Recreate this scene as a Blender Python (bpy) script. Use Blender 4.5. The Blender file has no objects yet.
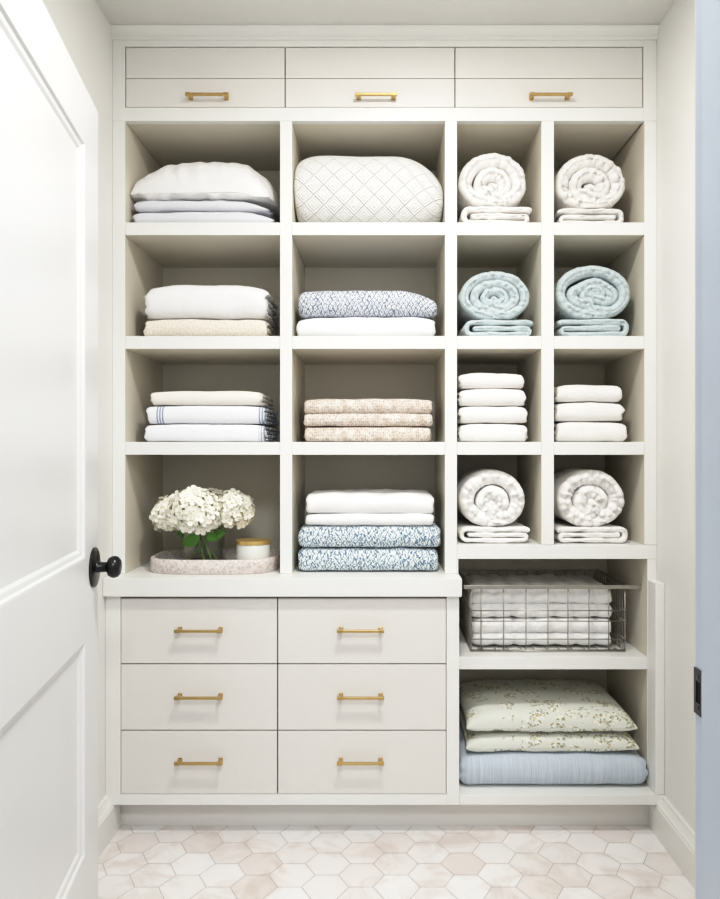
import bpy, bmesh, math, random
from mathutils import Vector, noise, Matrix, Quaternion
random.seed(7)
PI = math.pi
EYE = 1.13
F = 726.0
def X(px, y=2.2): return (px-378)*y/F
def Z(py, y=2.2): return EYE-(py-453)*y/F

C = bpy.context.scene.collection
# ------------------------------------------------------------------ materials
def lin(c):
    c = c/255.0
    return c/12.92 if c <= .04045 else ((c+.055)/1.055)**2.4
def rgb(r, g, b): return (lin(r), lin(g), lin(b), 1)
class NT:
    def __init__(s, name, col, rough=.6, metal=0, **kw):
        s.m = bpy.data.materials.new(name); s.m.use_nodes = True
        s.t = s.m.node_tree; s.b = s.t.nodes['Principled BSDF']
        s.b.inputs['Base Color'].default_value = col
        s.b.inputs['Roughness'].default_value = rough
        s.b.inputs['Metallic'].default_value = metal
        for k, v in kw.items(): s.b.inputs[k.replace('_', ' ')].default_value = v
    def n(s, typ, **kw):
        nd = s.t.nodes.new(typ)
        for k, v in kw.items():
            if hasattr(nd, k): setattr(nd, k, v)
            else: nd.inputs[k.replace('_', ' ')].default_value = v
        return nd
    def l(s, a, b): s.t.links.new(a, b)
    def uv(s, scale=(1, 1, 1), rot=0):
        c = s.n('ShaderNodeTexCoord'); m = s.n('ShaderNodeMapping')
        m.inputs['Scale'].default_value = scale; m.inputs['Rotation'].default_value = (0, 0, rot)
        s.l(c.outputs['UV'], m.inputs[0]); return m.outputs[0]
    def obj(s, scale=(1, 1, 1)):
        c = s.n('ShaderNodeTexCoord'); m = s.n('ShaderNodeMapping')
        m.inputs['Scale'].default_value = scale
        s.l(c.outputs['Object'], m.inputs[0]); return m.outputs[0]
    def ramp(s, src, stops, interp='LINEAR'):
        r = s.n('ShaderNodeValToRGB'); r.color_ramp.interpolation = interp
        e = r.color_ramp.elements
        while len(e) < len(stops): e.new(.5)
        for i, (p, c) in enumerate(stops): e[i].position = p; e[i].color = c
        s.l(src, r.inputs[0]); return r.outputs[0]
    def math(s, op, a, b=None):
        m = s.n('ShaderNodeMath', operation=op)
        for i, v in enumerate((a, b)):
            if v is None: continue
            if isinstance(v, (int, float)): m.inputs[i].default_value = v
            else: s.l(v, m.inputs[i])
        return m.outputs[0]
    def mix(s, fac, a, b, blend='MIX'):
        m = s.n('ShaderNodeMix', data_type='RGBA', blend_type=blend)
        if isinstance(fac, (int, float)): m.inputs[0].default_value = fac
        else: s.l(fac, m.inputs[0])
        for i, v in ((6, a), (7, b)):
            if isinstance(v, tuple): m.inputs[i].default_value = v
            else: s.l(v, m.inputs[i])
        return m.outputs[2]
    def bump(s, h, strength=.3, dist=.002, prev=None):
        b = s.n('ShaderNodeBump'); b.inputs['Strength'].default_value = strength; b.inputs['Distance'].default_value = dist
        s.l(h, b.inputs['Height'])
        if prev: s.l(prev, b.inputs['Normal'])
        s.l(b.outputs[0], s.b.inputs['Normal']); return b.outputs[0]
    def color(s, src): s.l(src, s.b.inputs['Base Color'])

def paint(name, col, rough=.4, bump=.03):
    t = NT(name, col, rough)
    nz = t.n('ShaderNodeTexNoise', Scale=90.0, Detail=3.0); t.l(t.obj(), nz.inputs['Vector'])
    t.bump(nz.outputs[0], bump, .001)
    n2 = t.n('ShaderNodeTexNoise', Scale=2.5, Detail=2.0); t.l(t.obj(), n2.inputs['Vector'])
    dk = tuple(c*.97 for c in col[:3])+(1,)
    t.color(t.ramp(n2.outputs[0], [(.3, dk), (.7, col)]))
    return t.m
def cotton(name, col, fine=1.0, rough=.85, soft=.35):
    t = NT(name, col, rough, Sheen_Weight=.25)
    v = t.uv((1, 1, 1))
    n1 = t.n('ShaderNodeTexNoise', Scale=900.0*fine, Detail=2.0); t.l(v, n1.inputs['Vector'])
    n2 = t.n('ShaderNodeTexNoise', Scale=22.0, Detail=4.0, Roughness=.5, Distortion=.6); t.l(v, n2.inputs['Vector'])
    p = t.bump(n2.outputs[0], soft, .006); t.bump(n1.outputs[0], .15, .0006, p)
    return t.m
def terry(name, col, col2, scale=330.0, strength=.8):
    t = NT(name, col, .95, Sheen_Weight=.5)
    v = t.uv()
    n1 = t.n('ShaderNodeTexNoise', Scale=scale, Detail=3.0); t.l(v, n1.inputs['Vector'])
    n2 = t.n('ShaderNodeTexNoise', Scale=30.0, Detail=5.0); t.l(v, n2.inputs['Vector'])
    p = t.bump(n2.outputs[0], .5, .006); t.bump(n1.outputs[0], strength, .002, p)
    t.color(t.ramp(n1.outputs[0], [(.35, col2), (.6, col)]))
    return t.m
def diag_pattern(name, fg, bg, cell, jitter=.25, thr=.3, soft=.12):
    t = NT(name, fg, .85, Sheen_Weight=.2)
    v = t.uv((1/cell, 1/cell, 1))
    nz = t.n('ShaderNodeTexNoise', Scale=.9, Detail=2.0); t.l(v, nz.inputs['Vector'])
    vm = t.n('ShaderNodeVectorMath', operation='MULTIPLY_ADD')
    t.l(nz.outputs['Color'], vm.inputs[0]); vm.inputs[1].default_value = (jitter*4,)*3; t.l(v, vm.inputs[2])
    s = t.n('ShaderNodeSeparateXYZ'); t.l(vm.outputs[0], s.inputs[0])
    a = t.math('PINGPONG', t.math('ADD', s.outputs[0], s.outputs[1]), .5)
    b = t.math('PINGPONG', t.math('SUBTRACT', s.outputs[0], s.outputs[1]), .5)
    # which stroke shows alternates over a small checker, giving short interlocking strokes
    ck = t.n('ShaderNodeTexChecker', Scale=1.0); t.l(vm.outputs[0], ck.inputs[0])
    m = t.n('ShaderNodeMix', data_type='FLOAT'); t.l(ck.outputs['Fac'], m.inputs[0]); t.l(a, m.inputs[2]); t.l(b, m.inputs[3])
    col = t.ramp(m.outputs[0], [(thr-soft, bg), (thr+soft, fg)])
    t.color(col); t.bump(m.outputs[0], .35, .002)
    return t.m

WHITE = rgb(238, 237, 233)
M = {}
M['wall'] = paint('wall_paint', rgb(236, 235, 231), .6)
M['ceiling'] = paint('ceiling_paint', rgb(226, 225, 221), .7)
M['trim'] = paint('white_trim_paint', rgb(238, 237, 232), .35)
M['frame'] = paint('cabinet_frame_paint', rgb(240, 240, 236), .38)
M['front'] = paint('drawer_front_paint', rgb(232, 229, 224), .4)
M['inner_shade'] = paint('cabinet_inner_shade', rgb(223, 217, 202), .5)  # cubby shade put into the colour: warmer and darker than the frame
M['door'] = paint('door_paint', rgb(230, 231, 231), .34)
M['jamb'] = paint('jamb_hall_light_tint', rgb(205, 214, 226), .35)  # white jamb; the cool hall light is tinted into its colour
M['gap'] = NT('gap_shade', rgb(60, 57, 50), .9).m  # dark colour stands in for the shade in gaps around the fronts
M['black'] = NT('black_iron', rgb(10, 10, 12), .3, 0).m
def brass():
    t = NT('brushed_brass', rgb(200, 172, 120), .36, .92)
    nz = t.n('ShaderNodeTexNoise', Scale=60.0); t.l(t.obj((1, 30, 30)), nz.inputs['Vector'])
    t.color(t.ramp(nz.outputs[0], [(.3, rgb(182, 154, 102)), (.7, rgb(208, 182, 130))]))
    return t.m
M['brass'] = brass()
M['chrome'] = NT('nickel_wire', rgb(172, 169, 162), .38, .9).m
M['white_cotton'] = cotton('white_cotton', rgb(243, 243, 244))
M['cream_cotton'] = cotton('cream_cotton', rgb(243, 238, 229))
M['grey_cotton'] = cotton('pale_grey_cotton', rgb(226, 227, 233), 1, .85, .6)
M['pillow_cotton'] = cotton('satin_white_cotton', rgb(247, 246, 246), 1, .55, 1.0)
M['soft_cotton'] = cotton('soft_white_cotton', rgb(248, 247, 246), 1, .8, .6)
M['white_terry'] = terry('white_terry', rgb(251, 249, 246), rgb(245, 241, 237))
M['plush_terry'] = terry('plush_white_cloth', rgb(251, 249, 246), rgb(246, 243, 239), 160.0, .5)
M['cream_terry'] = terry('cream_terry', rgb(243, 235, 224), rgb(222, 210, 194), 200.0, 1.0)
M['blue_terry'] = terry('aqua_terry', rgb(209, 220, 222), rgb(184, 200, 204), 300.0)
M['blue_lattice'] = diag_pattern('blue_brush_pattern', rgb(232, 239, 242), rgb(92, 118, 138), .0098, .58, .2, .11)
M['lavender_lattice'] = diag_pattern('slate_zigzag_pattern', rgb(230, 233, 240), rgb(104, 116, 138), .0075, .4, .19, .11)
def tan():
    t = NT('tan_waffle_weave', rgb(205, 180, 155), .95, Sheen_Weight=.2)
    v = t.uv()
    vo = t.n('ShaderNodeTexVoronoi', Scale=165.0, Randomness=.45); t.l(v, vo.inputs['Vector'])
    nz = t.n('ShaderNodeTexNoise', Scale=45.0, Detail=3.0); t.l(v, nz.inputs['Vector'])
    base = t.ramp(nz.outputs[0], [(.35, rgb(214, 199, 185)), (.65, rgb(238, 229, 220))])
    dot = t.ramp(vo.outputs['Distance'], [(.14, (1, 1, 1, 1)), (.42, (0, 0, 0, 1))])
    t.color(t.mix(t.math('MULTIPLY', dot, .8), base, rgb(150, 128, 110)))
    t.bump(vo.outputs['Distance'], .8, .003)
    return t.m
M['tan'] = tan()
def quilted():
    t = NT('white_quilted_matelasse', rgb(246, 244, 240), .9, Sheen_Weight=.3)
    v = t.uv(); s = t.n('ShaderNodeSeparateXYZ'); t.l(v, s.inputs[0])
    def dia(p):
        a = t.math('PINGPONG', t.math('ADD', s.outputs[0], s.outputs[1]), p/2)
        b = t.math('PINGPONG', t.math('SUBTRACT', s.outputs[0], s.outputs[1]), p/2)
        return t.math('DIVIDE', t.math('MINIMUM', a, b), p/2)
    big = dia(.062)
    big2 = t.math('POWER', big, .5)
    hatch = t.math('PINGPONG', big, .17)
    unused = t.math('PINGPONG', t.math('MAXIMUM', t.math('PINGPONG', t.math('ADD', s.outputs[0], s.outputs[1]), .031), t.math('PINGPONG', t.math('SUBTRACT', s.outputs[0], s.outputs[1]), .031)), .004)
    hh = t.math('ADD', t.math('MULTIPLY', big2, .6), t.math('MULTIPLY', hatch, 2.2))
    t.bump(hh, 1.0, .007)
    t.color(t.ramp(hh, [(0, rgb(228, 225, 220)), (.3, rgb(250, 249, 247))]))
    return t.m
M['quilted'] = quilted()
def stripes_cloth():
    t = NT('pale_blue_crinkled_cotton', rgb(190, 203, 217), .85, Sheen_Weight=.3)
    nz = t.n('ShaderNodeTexNoise', Scale=1.0, Detail=4.0, Roughness=.6); t.l(t.uv((260, 10, 1)), nz.inputs['Vector'])
    t.color(t.ramp(nz.outputs[0], [(.3, rgb(184, 195, 208)), (.65, rgb(210, 218, 226))]))
    t.bump(nz.outputs[0], .6, .003)
    return t.m
M['pale_blue'] = stripes_cloth()
def floral():
    t = NT('sage_floral_cotton', rgb(222, 226, 214), .85, Sheen_Weight=.2)
    v = t.uv()
    vo = t.n('ShaderNodeTexVoronoi', Scale=18.0, Randomness=.85); t.l(v, vo.inputs['Vector'])
    dn = t.n('ShaderNodeTexNoise', Scale=70.0, Detail=2.0); t.l(v, dn.inputs['Vector'])
    dv = t.n('ShaderNodeVectorMath', operation='MULTIPLY_ADD'); t.l(dn.outputs['Color'], dv.inputs[0]); dv.inputs[1].default_value = (.018,)*3; t.l(v, dv.inputs[2])
    vo2 = t.n('ShaderNodeTexVoronoi', Scale=110.0); t.l(dv.outputs[0], vo2.inputs['Vector'])
    nz = t.n('ShaderNodeTexNoise', Scale=60.0, Detail=3.0); t.l(v, nz.inputs['Vector'])
    base = rgb(226, 228, 218)
    # sprigs: small petal cells inside a blossom radius
    inside = t.math('LESS_THAN', t.math('ADD', vo.outputs['Distance'], t.math('MULTIPLY', nz.outputs[0], .25)), .62)
    petals = t.math('LESS_THAN', vo2.outputs['Distance'], .50)
    core = t.math('LESS_THAN', vo.outputs['Distance'], .13)
    sc = t.n('ShaderNodeSeparateXYZ'); t.l(vo2.outputs['Color'], sc.inputs[0])
    pc = t.ramp(sc.outputs[0], [(0, rgb(160, 156, 118)), (.35, rgb(190, 180, 148)), (.55, rgb(244, 242, 230)), (.85, rgb(160, 168, 148))], 'CONSTANT')
    c1 = t.mix(t.math('MULTIPLY', t.math('MULTIPLY', inside, petals), .95), base, pc)
    c2 = t.mix(t.math('MULTIPLY', core, .7), c1, rgb(204, 188, 128))
    vein = t.n('ShaderNodeTexNoise', Scale=32.0, Detail=1.0); t.l(v, vein.inputs['Vector'])
    stem = t.math('LESS_THAN', t.math('ABSOLUTE', t.math('SUBTRACT', vein.outputs[0], .5)), .008)
    t.color(t.mix(t.math('MULTIPLY', stem, .12), c2, rgb(148, 156, 122)))
    n2 = t.n('ShaderNodeTexNoise', Scale=20.0, Detail=3.0); t.l(v, n2.inputs['Vector']); t.bump(n2.outputs[0], .4, .004)
    return t.m
M['floral'] = floral()
def striped_band():   # white with thin blue stripes near the left end (u = metres along the width)
    t = NT('white_cotton_blue_stripes', rgb(242, 243, 247), .8, Sheen_Weight=.2)
    s = t.n('ShaderNodeSeparateXYZ'); t.l(t.uv(), s.inputs[0])
    def band(lo, hi, n):
        a = t.math('MULTIPLY', t.math('GREATER_THAN', s.outputs[0], lo), t.math('LESS_THAN', s.outputs[0], hi))
        w = t.math('GREATER_THAN', t.math('PINGPONG', t.math('SUBTRACT', s.outputs[0], lo), (hi-lo)/(2*n)), (hi-lo)/(4.5*n))
        return t.math('MULTIPLY', a, w)
    f = t.math('MAXIMUM', band(.03, .055, 3), band(.345, .395, 6))
    t.color(t.mix(t.math('MULTIPLY', f, .8), rgb(242, 243, 247), rgb(112, 132, 164)))
    nz = t.n('ShaderNodeTexNoise', Scale=25.0, Detail=3.0); t.l(t.uv(), nz.inputs['Vector']); t.bump(nz.outputs[0], .3, .004)
    return t.m
M['striped'] = striped_band()
def end_stripe():
    t = NT('white_cotton_blue_hem', rgb(242, 243, 247), .8, Sheen_Weight=.2)
    s = t.n('ShaderNodeSeparateXYZ'); t.l(t.uv(), s.inputs[0])
    w = t.math('GREATER_THAN', t.math('PINGPONG', s.outputs[0], .004), .0022)
    f = t.math('MULTIPLY', t.math('GREATER_THAN', s.outputs[0], .348), w)
    t.color(t.mix(t.math('MULTIPLY', f, .75), rgb(242, 243, 247), rgb(112, 130, 158)))
    nz = t.n('ShaderNodeTexNoise', Scale=25.0, Detail=3.0); t.l(t.uv(), nz.inputs['Vector']); t.bump(nz.outputs[0], .3, .004)
    return t.m
M['hem'] = end_stripe()
def marble():
    t = NT('speckled_stone', rgb(214, 204, 198), .5)
    n = t.n('ShaderNodeTexNoise', Scale=120.0, Detail=5.0, Roughness=.7); t.l(t.obj(), n.inputs['Vector'])
    n2 = t.n('ShaderNodeTexNoise', Scale=18.0, Detail=5.0, Distortion=1.5); t.l(t.obj(), n2.inputs['Vector'])
    a = t.ramp(n.outputs[0], [(.36, rgb(196, 184, 178)), (.5, rgb(230, 224, 220)), (.7, rgb(244, 240, 238))])
    b = t.ramp(n2.outputs[0], [(.4, rgb(222, 214, 210)), (.6, rgb(250, 247, 245))])
    t.color(t.mix(.5, a, b, 'MULTIPLY')); return t.m
M['stone'] = marble()
M['gold'] = NT('polished_gold_lid', rgb(226, 194, 124), .3, .7).m
def tile():
    t = NT('marble_hex_tile', rgb(232, 222, 216), .3)
    at = t.n('ShaderNodeAttribute', attribute_name='tone')
    n2 = t.n('ShaderNodeTexNoise', Scale=7.0, Detail=6.0, Distortion=1.2, Roughness=.6); t.l(t.obj(), n2.inputs['Vector'])
    base = t.ramp(at.outputs['Fac'], [(0, rgb(236, 228, 223)), (.12, rgb(242, 237, 234)), (.4, rgb(245, 242, 240)), (1, rgb(251, 250, 249))])
    v = t.ramp(n2.outputs[0], [(.33, rgb(226, 214, 206)), (.5, rgb(251, 249, 248)), (.75, rgb(255, 255, 255))])
    t.color(t.mix(.6, base, v, 'MULTIPLY')); return t.m
M['tile'] = tile()
M['grout'] = NT('beige_grout', rgb(200, 186, 176), .9).m
M['petal'] = NT('cream_petal', rgb(253, 250, 237), .7).m
M['eye'] = NT('green_yellow_floret_eye', rgb(214, 202, 120), .7).m
M['stem'] = NT('green_stem', rgb(134, 158, 82), .55).m
M['leaf'] = NT('deep_green_leaf', rgb(74, 118, 40), .45).m
def thin_glass(name, tint, amt):
    t = NT(name, (1, 1, 1, 1), .02); tr = t.n('ShaderNodeBsdfTransparent'); tr.inputs[0].default_value = tint
    gl = t.n('ShaderNodeBsdfGlossy'); gl.inputs['Roughness'].default_value = .16
    lw = t.n('ShaderNodeLayerWeight', Blend=.5); mx = t.n('ShaderNodeMixShader')
    t.l(t.math('ADD', t.math('MULTIPLY', t.math('POWER', lw.outputs['Facing'], 2.0), amt*3), .05), mx.inputs[0]); t.l(tr.outputs[0], mx.inputs[1]); t.l(gl.outputs[0], mx.inputs[2])
    t.l(mx.outputs[0], t.t.nodes['Material Output'].inputs[0]); return t.m
M['glass'] = thin_glass('clear_glass', (.93, .945, .935, 1), .24)
M['water'] = thin_glass('vase_water', (.97, .98, .96, 1), .06)
M['candle'] = NT('frosted_white_glass', rgb(232, 232, 226), .3).m
M['lamp'] = NT('lamp_glow', (1, .96, .88, 1), .5, Emission_Color=(1, .96, .88, 1), Emission_Strength=6).m

# ------------------------------------------------------------------ object helpers
def link(name, me, mat, parent=None, smooth=False):
    o = bpy.data.objects.new(name, me); C.objects.link(o)
    if mat is not None:
        for m in (mat if isinstance(mat, (list, tuple)) else [mat]): me.materials.append(m)
    if parent is not None:
        o.parent = parent
        o.matrix_parent_inverse = Matrix.Translation(-parent.location) if parent.type == 'EMPTY' and not any(parent.rotation_euler) else parent.matrix_basis.inverted()
    if smooth:
        for p in me.polygons: p.use_smooth = True
    return o
def tag(o, label=None, cat=None, group=None, kind=None):
    if label: o['label'] = label
    if cat: o['category'] = cat
    if group: o['group'] = group
    if kind: o['kind'] = kind
    return o
def empty(name, loc, label, cat, group=None, kind=None):
    o = bpy.data.objects.new(name, None); o.empty_display_size = .05; C.objects.link(o); o.location = loc
    return tag(o, label, cat, group, kind)
def add_box(bm, x0, x1, y0, y1, z0, z1, bev=.0012):
    r = bmesh.ops.create_cube(bm, size=1)
    vs = r['verts']
    for v in vs: v.co = Vector(((x0+x1)/2+v.co.x*(x1-x0), (y0+y1)/2+v.co.y*(y1-y0), (z0+z1)/2+v.co.z*(z1-z0)))
    if bev:
        es = set(e for v in vs for e in v.link_edges)
        bmesh.ops.bevel(bm, geom=list(es), offset=bev, segments=2, affect='EDGES', profile=.5)
def finish(bm, name, mat, parent=None, smooth=False):
    me = bpy.data.meshes.new(name); bmesh.ops.recalc_face_normals(bm, faces=bm.faces); bm.to_mesh(me); bm.free()
    return link(name, me, mat, parent, smooth)
def box(name, x0, x1, y0, y1, z0, z1, mat, parent=None, bev=.0012):
    bm = bmesh.new(); add_box(bm, x0, x1, y0, y1, z0, z1, bev); return finish(bm, name, mat, parent)
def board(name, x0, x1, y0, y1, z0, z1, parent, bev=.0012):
    o = box(name, x0, x1, y0, y1, z0, z1, M['frame'], parent, bev); o.data.materials.append(M['inner_shade'])
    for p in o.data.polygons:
        if abs(p.normal.x) > .95 or p.normal.z < -.95: p.material_index = 1  # side faces and undersides take the painted cubby shade
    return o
def boxes(name, lst, mat, parent=None, bev=.0012):
    bm = bmesh.new()
    for b in lst: add_box(bm, *b, bev)
    return finish(bm, name, mat, parent)
def add_tube(bm, pts, r, seg=10, caps=True, sq=False):
    pts = [Vector(p) for p in pts]; rings = []
    prevn = None
    for i, p in enumerate(pts):
        d = (pts[min(i+1, len(pts)-1)]-pts[max(i-1, 0)]).normalized()
        if prevn is None:
            a = Vector((0, 0, 1)) if abs(d.z) < .9 else Vector((1, 0, 0))
            nrm = d.cross(a).normalized()
        else: nrm = (prevn-d*prevn.dot(d)).normalized()
        prevn = nrm; b = d.cross(nrm)
        rr = r[i] if isinstance(r, (list, tuple)) else r
        rings.append([bm.verts.new(p+nrm*math.cos(2*PI*k/seg+PI/seg)*rr+b*math.sin(2*PI*k/seg+PI/seg)*rr) for k in range(seg)])
    for a, b in zip(rings, rings[1:]):
        for k in range(seg): bm.faces.new((a[k], a[(k+1) % seg], b[(k+1) % seg], b[k]))
    if caps: bm.faces.new(rings[0][::-1]); bm.faces.new(rings[-1])
def add_lathe(bm, prof, org, axis=(0, 0, 1), seg=48):
    q = Vector((0, 0, 1)).rotation_difference(Vector(axis).normalized()); org = Vector(org); rings = []
    for r, h in prof:
        if r < 1e-6: rings.append([bm.verts.new(org+q@Vector((0, 0, h)))])
        else: rings.append([bm.verts.new(org+q@Vector((r*math.cos(2*PI*k/seg), r*math.sin(2*PI*k/seg), h))) for k in range(seg)])
    for a, b in zip(rings, rings[1:]):
        for k in range(seg):
            k2 = (k+1) % seg
            if len(a) == 1 and len(b) == 1: continue
            if len(a) == 1: bm.faces.new((a[0], b[k2], b[k]))
            elif len(b) == 1: bm.faces.new((a[k], a[k2], b[0]))
            else: bm.faces.new((a[k], a[k2], b[k2], b[k]))
def lathe(name, prof, org, mat, parent=None, axis=(0, 0, 1), seg=48):
    bm = bmesh.new(); add_lathe(bm, prof, org, axis, seg)
    o = finish(bm, name, mat, parent, True)
    try: o.data.set_sharp_from_angle(angle=math.radians(40))
    except Exception: pass
    return o

# ------------------------------------------------------------------ textiles
def resample(path, step):
    P = [Vector(p) for p in path]; L = [0]
    for a, b in zip(P, P[1:]): L.append(L[-1]+(b-a).length)
    n = max(8, int(L[-1]/step)); out = []; j = 0
    for i in range(n+1):
        s = L[-1]*i/n
        while j < len(L)-2 and L[j+1] < s: j += 1
        t = (s-L[j])/max(1e-9, L[j+1]-L[j]); out.append((P[j].lerp(P[j+1], t), s))
    return out
def uturn(cx, c0, c1, side, n=2.3, amp=1.0, seg=14):
    """half turn in the fold plane from level c0 to level c1 around cx, bulging to side (-1/+1)"""
    r = abs(c1-c0)/2; m = (c0+c1)/2; sgn = 1 if c0 > c1 else -1; out = []
    for i in range(seg+1):
        a = PI/2-PI*i/seg
        ca, sa = abs(math.cos(a))**(2/n), abs(math.sin(a))**(2/n)*(1 if a >= 0 else -1)
        out.append((cx+side*amp*r*ca, m+sgn*r*sa))
    return out
def ribbon(name, path, thick, a0, a1, plane, mat, parent=None, deform=None, amp=.002, freq=14., rend=None, pucker=0., pfreq=60., seed=0, dl=.012, step=.007, tail=0.):
    """a thick sheet of cloth following a 2-D fold path, extruded from a0 to a1. plane 'YZ' extrudes along X, 'XZ' along Y"""
    pts = resample(path, step); n = len(pts); h = thick/2; L = a1-a0
    nr = []
    for i in range(n):
        d = (pts[min(i+1, n-1)][0]-pts[max(i-1, 0)][0]).normalized(); nr.append(Vector((-d.y, d.x)))
    re = rend or h
    ss = []
    for f in (0., .03, .12, .3, .6, 1.): ss.append(re*f)
    k = max(4, int((L-2*re)/dl)); mid = [re+(L-2*re)*i/k for i in range(1, k)]
    S = ss+mid+[L-s for s in reversed(ss)]
    # closed outline of the sheet section: one side out, round tip, other side back, round tip
    verts = []; uvs = []; so = Vector((seed*3.7, seed*1.3, seed*2.1))
    rows = []
    for s in S:
        d = min(s, L-s); w = math.sqrt(max(0., 1-(1-min(1., d/re))**2)); w = .12+.88*w
        row = []
        def put(i, off, tip=0):
            p, arc = pts[i]
            tl = min(1., .22+.78*(pts[-1][1]-arc)/tail) if tail else 1.
            t = nr[i]; tang = Vector((t.y, -t.x))
            tt = t*off*h*w*tl+tang*tip*h*w*tl
            q = Vector((p.x+tt.x, p.y+tt.y))
            a = a0+s
            if pucker and d < re*1.2:
                e = noise.noise(Vector((arc*pfreq, off*1.5, seed*2.3+(0 if s < L/2 else 7))))
                sg = -1 if s < L/2 else 1
                a += sg*pucker*e*(1-d/(re*1.2))
            co = Vector((a, q.x, q.y)) if plane == 'YZ' else Vector((q.x, a, q.y))
            nn = Vector((0, t.x, t.y)) if plane == 'YZ' else Vector((t.x, 0, t.y))
            dv = noise.noise(co*freq+so)*amp+noise.noise(co*freq*3+so)*amp*.35
            co += nn*dv*(1 if off > 0 else -1 if off < 0 else 0)
            if deform: co = deform(co)
            row.append(co); uvs.append((a-a0 if plane == 'YZ' else arc, arc if plane == 'YZ' else a-a0) if off >= 0 else (a-a0 if plane == 'YZ' else arc+.3, arc+.3 if plane == 'YZ' else a-a0))
        for i in range(n): put(i, 1)
        put(n-1, .7, .7); put(n-1, 0, 1); put(n-1, -.7, .7)
        for i in range(n-1, -1, -1): put(i, -1)
        put(0, -.7, -.7); put(0, 0, -1); put(0, .7, -.7)
        rows.append(row)
    m = len(rows[0]); V = [c for r in rows for c in r]; Fc = []
    for j in range(len(rows)-1):
        for i in range(m):
            i2 = (i+1) % m; Fc.append((j*m+i, j*m+i2, (j+1)*m+i2, (j+1)*m+i))
    for j, flip in ((0, 1), (len(rows)-1, 0)):
        b = j*m
        def q4(a_, b_, c_, d_): Fc.append((b+a_, b+b_, b+c_, b+d_) if flip else (b+d_, b+c_, b+b_, b+a_))
        opp = lambda i: 2*n+2-i
        for i in range(n-1): q4(i, i+1, opp(i+1), opp(i))
        Fc.append(tuple(b+i for i in ((n-1, n, n+1, n+2, n+3) if flip else (n+3, n+2, n+1, n, n-1))))
        Fc.append(tuple(b+i for i in ((2*n+2, 2*n+3, 2*n+4, 2*n+5, 0) if flip else (0, 2*n+5, 2*n+4, 2*n+3, 2*n+2))))
    me = bpy.data.meshes.new(name); me.from_pydata([tuple(v) for v in V], [], Fc); me.update()
    ul = me.uv_layers.new(name='UVMap')
    for lp in me.loops: ul.data[lp.index].uv = uvs[lp.vertex_index]
    bm = bmesh.new(); bm.from_mesh(me); bmesh.ops.recalc_face_normals(bm, faces=bm.faces); bm.to_mesh(me); bm.free()
    return link(name, me, mat, parent, True)

def fold_path(y0, y1, z0, h, layers, bulge=1.0, lobe=.45):
    p = h/layers; lv = [z0+p*(i+.5) for i in range(layers)]
    R = (lv[-1]-lv[0])/2; yf = y0+p/2+R*bulge
    path = [(y1-p/2, lv[-1])]+uturn(yf, lv[-1], lv[0], -1, 2.4, bulge)
    if layers == 5:      # two lobes at the front, one above the other
        a = lobe*h; q = p*.98; l = [z0+q/2, z0+a-q/2, z0+a+q/2, z0+h-q/2]
        yl = y0+(h-a)/2*.8; yl2 = y0+q/2+(l[1]-l[0])/2*.8
        path = [(y1-q/2, l[3])]+uturn(y0+q/2+(l[3]-l[2])/2*.8, l[3], l[2], -1, 2.4, .8)+uturn(y1-q, l[2], l[1], 1)+uturn(yl2, l[1], l[0], -1, 2.4, .8)+[(y1-q/2, l[0])]
    elif layers == 3:
        path += uturn(y1-p, lv[0], lv[1], 1)+[(yf+p*.1, lv[1])]
    elif layers == 4:
        path += uturn(y1-p, lv[0], lv[1], 1)+uturn(yf+p*.1, lv[1], lv[2], -1)+[(y1-p, lv[2])]
    else: path += [(y1-p/2, lv[0])]
    return path, p
def folded(name, label, cat, x0, x1, yf, yb, z0, z1, layers, mat, group=None, droop=.1, slope=None, amp=.002, pucker=.006, gap=.9, bulge=.9, channel=None, seed=0, ends=None, freq=14., lobe=.45):
    h = z1-z0; path, p = fold_path(yf, yb, z0+.001, h-.001, layers, bulge, lobe); cx = (x0+x1)/2; hw = (x1-x0)/2
    def df(c):
        xn = (c.x-cx)/hw; k = max(0, c.z-z0)/h
        s = 1-droop*abs(xn)**5
        if slope:
            side, st, amt = slope
            e = max(0, (xn*side-st)/(1-st)); s -= amt*e*e
        # towards the back of the cubby the stack relaxes a little
        s *= 1+.03*math.sin((c.y-yf)*9)*k
        c = c.copy(); c.z = z0+(c.z-z0)*s
        if channel:
            ph = (c.x-x0)/channel; g = abs(math.sin(ph*PI))**.6
            mid = z0+h/2; c.y += (1-g)*.020*(1 if c.y < yf+.1 else 0); c.z += (1-g)*-.008*(1 if c.z > mid else 0)
        if c.z < z0+.0006: c.z = z0+.0006
        return c
    o = ribbon(name, path, p*gap, x0, x1, 'YZ', mat, None, df, amp, freq, ends or p*.5, pucker, 60., seed)
    return tag(o, label, cat, group)
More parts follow.
